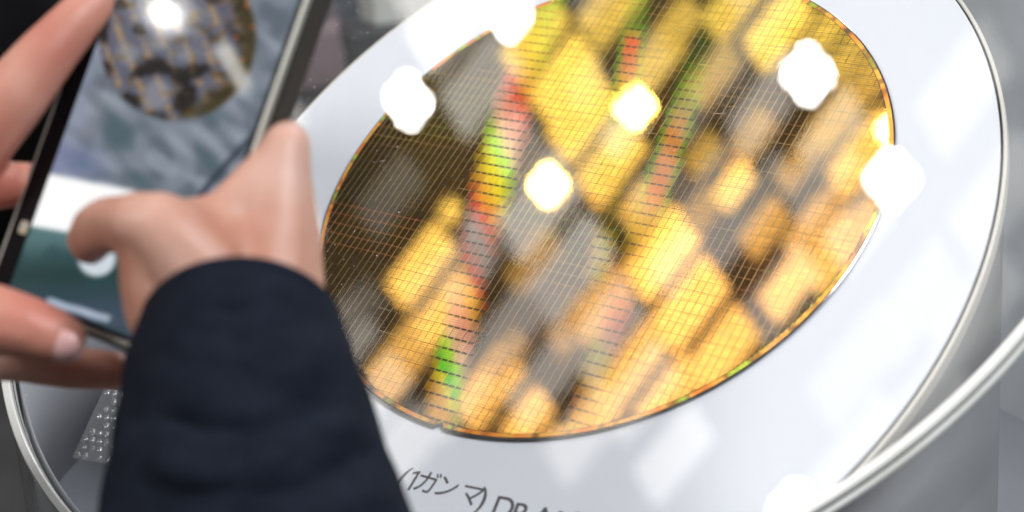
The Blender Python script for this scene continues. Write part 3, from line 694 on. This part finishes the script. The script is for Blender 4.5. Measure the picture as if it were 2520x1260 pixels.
for y0 in (.045, .066): slab('side_button', (-PW - .0007, -PW + .002, y0, y0 + .013), .0006, -.006, -.003, m_phf, phone, .0002)
# picture on the screen, as coloured light per vertex
SL, SR_, SB_, ST_ = -PW + .0125, PW - .0052, PB_ + .0055, PT_ - .008
GX, GY = 110, 210
def sm(a, b, x): t_ = max(0, min(1, (x - a) / (b - a))); return t_ * t_ * (3 - 2 * t_)
def mixc(a, b, t_): return tuple(p + (q - p) * t_ for p, q in zip(a, b))
def s2l(c): return tuple((x / 255 / 12.92 if x <= 10 else ((x / 255 + .055) / 1.055) ** 2.4) for x in c)
def screen_col(x, y):
    nz = noise.noise(Vector((x / 60, y / 60, 3))) ; n2 = noise.noise(Vector((x / 22, y / 22, 9)))
    c = mixc((122, 130, 142), (94, 104, 114), sm(-.3, .4, nz))
    dg = noise.noise(Vector(((x + y * .8) / 160, (y - x * .8) / 45, 5)))
    c = mixc(c, (150, 158, 170), sm(0, .45, dg) * .7)
    c = mixc(c, (74, 94, 102), sm(.05, .5, -dg) * .75 * sm(150, 330, y))
    # left pale strip
    c = mixc(c, (140, 150, 172), sm(60, 0, abs(x - (205 + (200 - y) * .25))) * .5)
    # the photographed wafer on the screen
    ca, sa = cos(-.18), sin(-.18); ex, ey = x - 437, y - 95
    rr = hypot((ex * ca - ey * sa) / 192, (ex * sa + ey * ca) / 200)
    if rr < 1.15:
        st = .5 + .5 * sin((x * .93 - y * .36) / 7.4); big = noise.noise(Vector((x / 70, y / 50, 1)))
        k = mixc((92, 94, 110), (160, 134, 104), sm(.5, 1.05, st) * sm(-.5, .1, n2))
        k = mixc(k, (34, 30, 30), sm(.0, .35, big + .35 * n2)); k = mixc(k, (150, 150, 156), sm(.15, .5, -big) * .6)
        k = mixc(k, (120, 96, 48), sm(.2, .5, n2) * .55)
        k = mixc(k, (62, 52, 24), sm(.70, .95, rr) * sm(420, 520, x) * .9)
        k = mixc(k, (176, 100, 40), sm(.25, .6, noise.noise(Vector((x / 14, y / 14, 2)))) * sm(500, 560, x))
        edge = sm(1.04, .97, rr)
        c = mixc(c, k, edge)
    # pale bar reflected beside the wafer
    c = mixc(c, (205, 205, 200), sm(34, 8, abs((x - 575) * .86 - (y - 165) * .5)) * sm(90, 40, abs((x - 575) * .5 + (y - 165) * .86)) * .8)
    # dark rim of the case on the screen
    d_ = abs((x - 640) * .80 + (y - 300) * .60 + 8 * sin(y / 60)); c = mixc(c, (42, 50, 64), sm(14, 3, d_) * sm(240, 300, y) * .8)
    # white board at the lower left and the dark controls below
    ln = 425 + (x - 120) * .20
    c = mixc(c, (112, 122, 160), sm(70, 10, abs(y - ln + 40)) * sm(300, 200, x) * .6)
    wt = sm(ln - 8, ln + 12, y) * sm(350, 320, x)
    c = mixc(c, (255, 255, 255), wt)
    ln2 = 562 + (x - 120) * .16
    tl = mixc((86, 118, 120), (38, 62, 62), sm(570, 680, y)); tl = mixc(tl, (60, 76, 92), sm(660, 780, y)); tl = mixc(tl, (40, 70, 76), sm(-.1, .4, nz) * .6)
    c = mixc(c, tl, sm(ln2 - 6, ln2 + 10, y))
    # round button
    c = mixc(c, (205, 214, 222), sm(52, 40, hypot((x - 238), (y - 636) * 1.05)))
    # home bar
    u_ = ((x - 192) * .958 + (y - 763) * .287); v_ = -(x - 192) * .287 + (y - 763) * .958
    c = mixc(c, (165, 178, 196), sm(11, 6, abs(v_)) * sm(86, 76, abs(u_)))
    return s2l(c)
vs, fs, cols = [], [], []
for j in range(GY + 1):
    for i in range(GX + 1):
        x, y = SL + (SR_ - SL) * i / GX, SB_ + (ST_ - SB_) * j / GY
        vs.append((x, y, .00075)); px, py = pix(pm @ Vector(vs[-1])); cols.append((*screen_col(px, py), 1))
for j in range(GY):
    for i in range(GX): a = j * (GX + 1) + i; fs.append((a, a + 1, a + GX + 2, a + GX + 1))
sme = mesh('screen', vs, fs); ca_ = sme.color_attributes.new('picture', 'FLOAT_COLOR', 'POINT')
ca_.data.foreach_set('color', [x for c in cols for x in c])
ms_, nt, b = mat('lit_screen'); an = nd(nt, 'ShaderNodeAttribute', attribute_name='picture')
b.inputs['Base Color'].default_value = (.01, .01, .01, 1); b.inputs['Roughness'].default_value = .06; b.inputs['Emission Strength'].default_value = 1.0
nt.links.new(an.outputs['Color'], b.inputs['Emission Color'])
link('screen', sme, ms_, phone)
slab('home_button_light', (SL - .0052, SL - .0012, SB_ + .021, SB_ + .026), .0012, .0005, .0009, simple('icon_grey', (.35, .36, .36), .5, col2=(.4, .33, .2), scale=300), phone, .0001)

# ------------------------------------------------------------------ the person holding the phone
person = empty('person', Matrix.Translation(at(700, 1500, 620)))
tag(person, 'person in a dark navy jacket photographing the wafer with a phone held in both hands', 'person')
def own(o, par):                                             # keep world shape while parenting
    o.parent = par; o.matrix_parent_inverse = par.matrix_world.inverted(); return o
bpy.context.view_layer.update()
D0 = PHONE_D
rh = grow('right_hand', [
    C_((640, 1150, D0 - 10, 120), (620, 950, D0 - 14, 140), (585, 820, D0 - 26, 170), (560, 735, D0 - 32, 170)),
    C_((600, 850, D0 - 28, 170), (640, 760, D0 - 34, 168), (668, 640, D0 - 30, 132), (682, 540, D0 - 28, 104), (690, 450, D0 - 27, 82), (703, 366, D0 - 26, 64)),
    C_((560, 800, D0 - 34, 180), (560, 660, D0 - 32, 150), (560, 600, D0 - 30, 122), (600, 560, D0 - 26, 100), (660, 480, D0 - 18, 82)),
    # web between thumb and index
    C_((480, 585, D0 - 36, 105), (560, 570, D0 - 30, 100), (630, 500, D0 - 20, 86), (672, 420, D0 - 10, 74)),
    C_((556, 545, D0 - 32, 80), (612, 483, D0 - 29, 75), (686, 397, D0 - 26, 66)),
    # thumb
    C_((500, 670, D0 - 42, 135), (430, 590, D0 - 46, 108), (392, 560, D0 - 47, 94), (342, 552, D0 - 45, 85), (300, 549, D0 - 40, 73), (270, 553, D0 - 33, 75), (245, 562, D0 - 26, 70), (222, 588, D0 - 14, 60), (222, 606, D0 - 8, 50)),
    C_((400, 770, D0 - 40, 95), (380, 690, D0 - 42, 90), (372, 620, D0 - 44, 84)),
    # index, middle and ring fingers wrapping behind the phone
    C_((703, 366, D0 - 26, 64), (706, 352, D0 - 10, 60), (670, 330, D0 + 8, 56), (580, 318, D0 + 30, 52), (500, 316, D0 + 32, 44)),
    C_((705, 470, D0 - 14, 64), (690, 440, D0 + 8, 58), (580, 430, D0 + 36, 52), (490, 420, D0 + 36, 44)),
    C_((730, 580, D0 + 2, 62), (680, 550, D0 + 28, 56), (590, 540, D0 + 38, 50), (510, 530, D0 + 38, 42)),
    C_((720, 680, D0 + 4, 56), (670, 650, D0 + 28, 50), (600, 640, D0 + 38, 42)),
], m_skin, None, .0018, 9)
own(rh, person)
lh = grow('left_hand', [
    # index finger lying along the left edge
    C_((-420, 640, D0 + 20, 150), (-230, 470, D0 + 16, 120), (-90, 375, D0 + 12, 102), (30, 240, D0 + 10, 88), (110, 140, D0 + 12, 76), (190, 50, D0 + 16, 64), (250, 0, D0 + 22, 54)),
    # middle finger
    C_((-420, 700, D0 + 28, 130), (-200, 520, D0 + 28, 82), (-60, 462, D0 + 26, 66), (60, 452, D0 + 26, 56), (160, 452, D0 + 30, 48)),
    # palm under the phone
    C_((-420, 720, D0 + 14, 190), (-260, 830, D0 + 18, 160), (-120, 880, D0 + 26, 110)),
    # thumb over the bottom edge
    C_((-300, 800, D0 + 2, 130), (-140, 790, D0 - 14, 108), (-20, 785, D0 - 22, 92), (70, 805, D0 - 23, 80), (125, 824, D0 - 22, 72), (152, 835, D0 - 20, 66)),
    # ring and little finger curled below
    C_((-260, 850, D0 + 26, 110), (-100, 870, D0 + 32, 72), (40, 880, D0 + 36, 62), (180, 905, D0 + 36, 56), (285, 912, D0 + 32, 50)),
], m_skinr, None, .0018, 8)
own(lh, person)
# thumb nail, set into the tip
nc = at(150, 846, D0 - 20 - 66 * .92 * (D0 - 20) / F)
vs, fs = [], []
for k in range(9):
    for i in range(24):
        a = 2 * pi * i / 24; s = k / 8; ex, ey = 48 * s * cos(a), 40 * s * sin(a)
        dx = ex * .97 - ey * .25; dy = ex * .25 + ey * .97
        base_r = 66; q = min(.95, hypot(dx * .55, dy + 14) / base_r); dep = D0 - 20 - base_r * sqrt(1 - q * q) * (D0 - 20) / F - .9 * (1 - s ** 4)
        vs.append(at(150 + dx, 850 + dy, dep))
for k in range(8): fs += [(k * 24 + i, k * 24 + (i + 1) % 24, (k + 1) * 24 + (i + 1) % 24, (k + 1) * 24 + i) for i in range(24)]
nl = part('thumbnail', vs, fs, m_nail, None, True); nl.parent = lh
# jacket sleeve: rings from the cuff down, with folds
m_navy = simple('navy_wool', (.0075, .0105, .019), .85, col2=(.0115, .016, .028), scale=60, bump=.5, bscale=1800, spec=.12)
m_lin = simple('jacket_lining', (.006, .007, .01), .8)
def sleeve_ring(s):
    """s 0 at the cuff, 1 far below the frame: centre, half width, ring squash, depth"""
    K_ = [(0, 590, 826, 241, 188), (.12, 590, 905, 268, 185), (.28, 600, 1010, 300, 175), (.45, 612, 1130, 330, 165), (.65, 626, 1290, 380, 155), (1, 650, 1600, 470, 150)]
    for (a, *p), (b_, *q) in zip(K_, K_[1:]):
        if s <= b_: t_ = (s - a) / (b_ - a); return [x + (y - x) * t_ for x, y in zip(p, q)]
    return K_[-1][1:]
NS, NA = 90, 120
vs, fs = [], []
for k in range(NS + 1):
    s = k / NS; cx, cy, hw, sq = sleeve_ring(s)
    for i in range(NA):
        a = 2 * pi * i / NA
        fold = 0
        x_, y_ = cx + hw * cos(a), cy - sq * sin(a)
        f1 = sin((y_ - 1090 + .22 * (x_ - 640) + .0011 * (x_ - 640) ** 2) / 34) * exp(-((y_ - 1110) / 105) ** 2) * 13 * (.35 + 1.3 * abs(noise.noise(Vector((x_ / 120, y_ / 160, 12)))))
        f2 = noise.noise(Vector((x_ / 170, y_ / 130, 4))) * 9 + noise.noise(Vector((x_ / 60, y_ / 50, 8))) * 3.5
        f3 = sin((y_ + .5 * x_ - 1180) / 40) * exp(-((x_ - 800) / 110) ** 2) * exp(-((y_ - 900) / 120) ** 2) * 5
        fold = (f1 + f2 * min(1, s * 6 + .15) + f3) * max(0, sin(a)) if sin(a) > 0 else 0
        if k == 0: fold += 0
        edge = (3 if k < 3 else 0)
        r_ = 1 + (noise.noise(Vector((s * 7, cos(a) * 1.3, sin(a) * 1.3))) * .03) * min(1, s * 5)
        vs.append(at(cx + hw * r_ * cos(a), cy - sq * sin(a), D0 - 30 - 250 * (D0 / F) * sin(a) * .95 * (hw / 243) ** .5 - fold * .36 - 6 - s * 25 - edge * .2))
for k in range(NS): fs += [(k * NA + i, (k + 1) * NA + i, (k + 1) * NA + (i + 1) % NA, k * NA + (i + 1) % NA) for i in range(NA)]
so = part('jacket_sleeve', vs, fs, m_navy, None, True)
md = so.modifiers.new('t', 'SOLIDIFY'); md.thickness = .0022; md.offset = -1
own(so, person)
# front of the same jacket, filling the space behind the left hand
m_black = simple('black_wool', (.004, .004, .005), .9, spec=.1)
own(grow('jacket_front', [C_((-520, -40, D0 + 120, 330), (-230, 0, D0 + 135, 420), (-130, 150, D0 + 140, 400), (-140, 430, D0 + 140, 345))], m_black, None, .006, 6), person)
# left cuff of the same jacket, beyond the frame
vs, fs = [], []
for k in range(21):
    s = k / 20
    for i in range(48):
        a = 2 * pi * i / 48; vs.append(at(-430 - 420 * s + 150 * sin(a) * .4, 720 + 60 * s + (235 + 60 * s) * sin(a), D0 + 20 + 40 * cos(a) * (1 + .4 * s)))
for k in range(20): fs += [(k * 48 + i, (k + 1) * 48 + i, (k + 1) * 48 + (i + 1) % 48, k * 48 + (i + 1) % 48) for i in range(48)]
so = part('jacket_sleeve', vs, fs, m_navy, None, True); md = so.modifiers.new('t', 'SOLIDIFY'); md.thickness = .0022; own(so, person)

# ------------------------------------------------------------------ visitors and furniture far out of focus
def figure(label, x, y, rz, top_col, leg_col, skin, bag=None, scale=1.0):
    root = empty('person', Matrix.Translation((x, y, 0)) @ Matrix.Rotation(rz, 4, 'Z')); tag(root, label, 'person')
    v = lambda a, b_, c: Vector((a, b_, c)) * scale
    mt_ = simple('visitor_top', top_col, .85, col2=tuple(min(1, c * 1.5) for c in top_col), scale=9, bump=.4, bscale=60); ml = simple('visitor_trousers', leg_col, .85); mh = simple('visitor_hair', (.012, .01, .009), .5); msh = simple('visitor_shoes', (.01, .01, .01), .3)
    body = grow('body', [[(v(0, 0, 1.34), .06), (v(0, .01, 1.47), .055), (v(0, .02, 1.56), .085), (v(0, .03, 1.62), .09)],
        [(v(0, .10, 1.575), .022), (v(0, .118, 1.55), .016)], [(v(-.088, .02, 1.57), .02), (v(-.09, .01, 1.56), .018)], [(v(.088, .02, 1.57), .02), (v(.09, .01, 1.56), .018)]] +
        [[(v(s * .27, .12, 1.02), .036), (v(s * .25, .24, 1.0), .03), (v(s * .24, .29, .99), .036)] for s in (-1, 1)] +
        [[(v(s * .24 + (f - 1.5) * .02, .29, .99), .012), (v(s * .24 + (f - 1.5) * .022, .35, .975 - .006 * f), .009), (v(s * .24 + (f - 1.5) * .022, .375 - .004 * f, .95), .008)] for s in (-1, 1) for f in range(4)] +
        [[(v(s * .22, .27, 1.0), .014), (v(s * .19, .31, 1.01), .011), (v(s * .18, .34, 1.0), .009)] for s in (-1, 1)], skin, root, .012 * scale, 3)
    tp = grow('jacket', [[(v(0, 0, 1.0), .15), (v(0, .0, 1.2), .155), (v(0, 0, 1.36), .12), (v(0, 0, 1.43), .075)], [(v(-.08, 0, .86), .13), (v(-.06, 0, 1.1), .13)], [(v(.08, 0, .86), .13), (v(.06, 0, 1.1), .13)]] +
        [[(v(0, 0, 1.36), .10), (v(s * .17, 0, 1.37), .075), (v(s * .25, -.02, 1.15), .06), (v(s * .28, .02, 1.04), .056), (v(s * .26, .2, 1.01), .046)] for s in (-1, 1)], mt_, root, .014 * scale, 4)
    tr = grow('trousers', [[(v(s * .09, 0, .92), .125), (v(s * .11, .01, .5), .085), (v(s * .115, -.01, .1), .07)] for s in (-1, 1)] + [[(v(-.09, 0, .9), .12), (v(.09, 0, .9), .12)]], ml, root, .014 * scale, 3)
    for s in (-1, 1): grow('shoe', [[(v(s * .115, -.04, .045), .045), (v(s * .12, .1, .04), .04), (v(s * .12, .17, .032), .03)]], msh, root, .01, 3)
    grow('hair', [[(v(0, .0, 1.66), .088), (v(0, -.03, 1.60), .09), (v(0, -.03, 1.54), .075)]], mh, root, .012, 3)
    return root
def ground(px, py, dist):
    """floor point below the ray through (px, py) at a horizontal distance"""
    d = at(px, py, 1000) - CAM; h = hypot(d.x, d.y); p = CAM + d * (dist / h); return p.x, p.y
x, y = ground(-330, 300, 1.25); 0 and figure('visitor in a black suit standing close beyond the left side of the stand', x, y, -2.2, (.005, .005, .006), (.03, .03, .031), m_skin)
x, y = ground(855, 60, 2.5); figure('visitor in a grey blue jacket standing beyond the wafer display', x, y, -2.9, (.075, .09, .12), (.02, .025, .035), m_skin)
x, y = ground(770, 100, 2.05)
bag = empty('handbag', Matrix.Translation((x, y, 0)) @ Matrix.Rotation(.5, 4, 'Z')); tag(bag, 'mauve brown handbag standing on a low black table behind the display', 'handbag')
m_bag = simple('mauve_leather', (.24, .17, .18), .5, col2=(.15, .11, .11), scale=14)
zc = at(770, 120, 2050).z
TBZ = zc - .05
vs, fs = [], []; box(vs, fs, -.05, .05, -.03, .03, TBZ, TBZ + .085); bevel(part('bag_body', vs, fs, m_bag, bag), .014, 3)
vs, fs = [], []
for i in range(25):
    a = pi * i / 24
    for j in range(8): b_ = 2 * pi * j / 8; vs.append(((.03 + .004 * cos(b_)) * cos(a), .004 * sin(b_), TBZ + .082 + (.04 + .004 * cos(b_)) * sin(a)))
for i in range(24): fs += [(i * 8 + j, i * 8 + (j + 1) % 8, (i + 1) * 8 + (j + 1) % 8, (i + 1) * 8 + j) for j in range(8)]
part('handle', vs, fs, m_bag, bag, True)
def small_table(label, x, y, rz, wx, wy, h):
    tb = empty('side_table', Matrix.Translation((x, y, 0)) @ Matrix.Rotation(rz, 4, 'Z')); tag(tb, label, 'table')
    vs, fs = [], []; box(vs, fs, -wx, wx, -wy, wy, h - .03, h - .001); bevel(part('table_top', vs, fs, m_case, tb), .004)
    for sx in (-1, 1):
        for sy in (-1, 1): vs, fs = [], []; box(vs, fs, sx * (wx - .015) - .012, sx * (wx - .015) + .012, sy * (wy - .015) - .012, sy * (wy - .015) + .012, 0, h - .03); part('leg', vs, fs, m_case, tb)
    vs, fs = [], []; box(vs, fs, -wx + .03, wx - .03, -wy + .03, wy - .03, .1, h - .031); part('cabinet', vs, fs, m_case, tb)
small_table('black table behind the display with a mauve handbag on it', x, y, .5, .10, .10, TBZ)
x, y = ground(985, 60, 1.75)
small_table('tall narrow black stand behind the display with a white carton on it', x, y, .2, .06, .06, 1.005)
ct = empty('carton', Matrix.Translation((x, y, 1.005)) @ Matrix.Rotation(.35, 4, 'Z')); tag(ct, 'small white carton standing on the tall narrow black stand', 'carton')
m_ctn = simple('white_card', (.62, .62, .58), .7)
vs, fs = [], []; box(vs, fs, -.035, .035, -.03, .03, 0, .10); bevel(part('carton_body', vs, fs, m_ctn, ct), .002)
vs, fs = [], []; box(vs, fs, -.0355, .0355, -.0305, .0305, .1005, .112); bevel(part('carton_lid', vs, fs, m_ctn, ct), .002)
# pale exhibition counters and a partition
m_pale = simple('pale_laminate', (.72, .74, .76), .3, col2=(.44, .46, .47), scale=9, spec=.6)
m_pale2 = simple('grey_laminate', (.46, .46, .45), .35, col2=(.42, .42, .42), scale=3)
def counter(name, label, cat, px, dist, wx, wy, h, rz, m_):
    x, y = ground(px, 200, dist); r = empty(name, Matrix.Translation((x, y, 0)) @ Matrix.Rotation(rz, 4, 'Z')); tag(r, label, cat)
    vs, fs = [], []; box(vs, fs, -wx, wx, -wy, wy, .08, h - .04); bevel(part('cabinet', vs, fs, m_, r), .004)
    vs, fs = [], []; box(vs, fs, -wx - .015, wx + .015, -wy - .015, wy + .015, h - .04, h); bevel(part('counter_top', vs, fs, m_pale, r), .004)
    vs, fs = [], []; box(vs, fs, -wx + .03, wx - .03, -wy + .03, wy - .03, 0, .08); part('plinth', vs, fs, m_case, r)
    return r
counter('display_counter', 'pale grey exhibition counter to the right behind the display stand', 'counter', 2960, 1.55, .42, .30, 1.15, -.2, m_pale)
counter('display_counter', 'long grey counter behind the right edge of the white board', 'counter', 2560, 2.7, .8, .3, 1.0, .1, m_pale2)
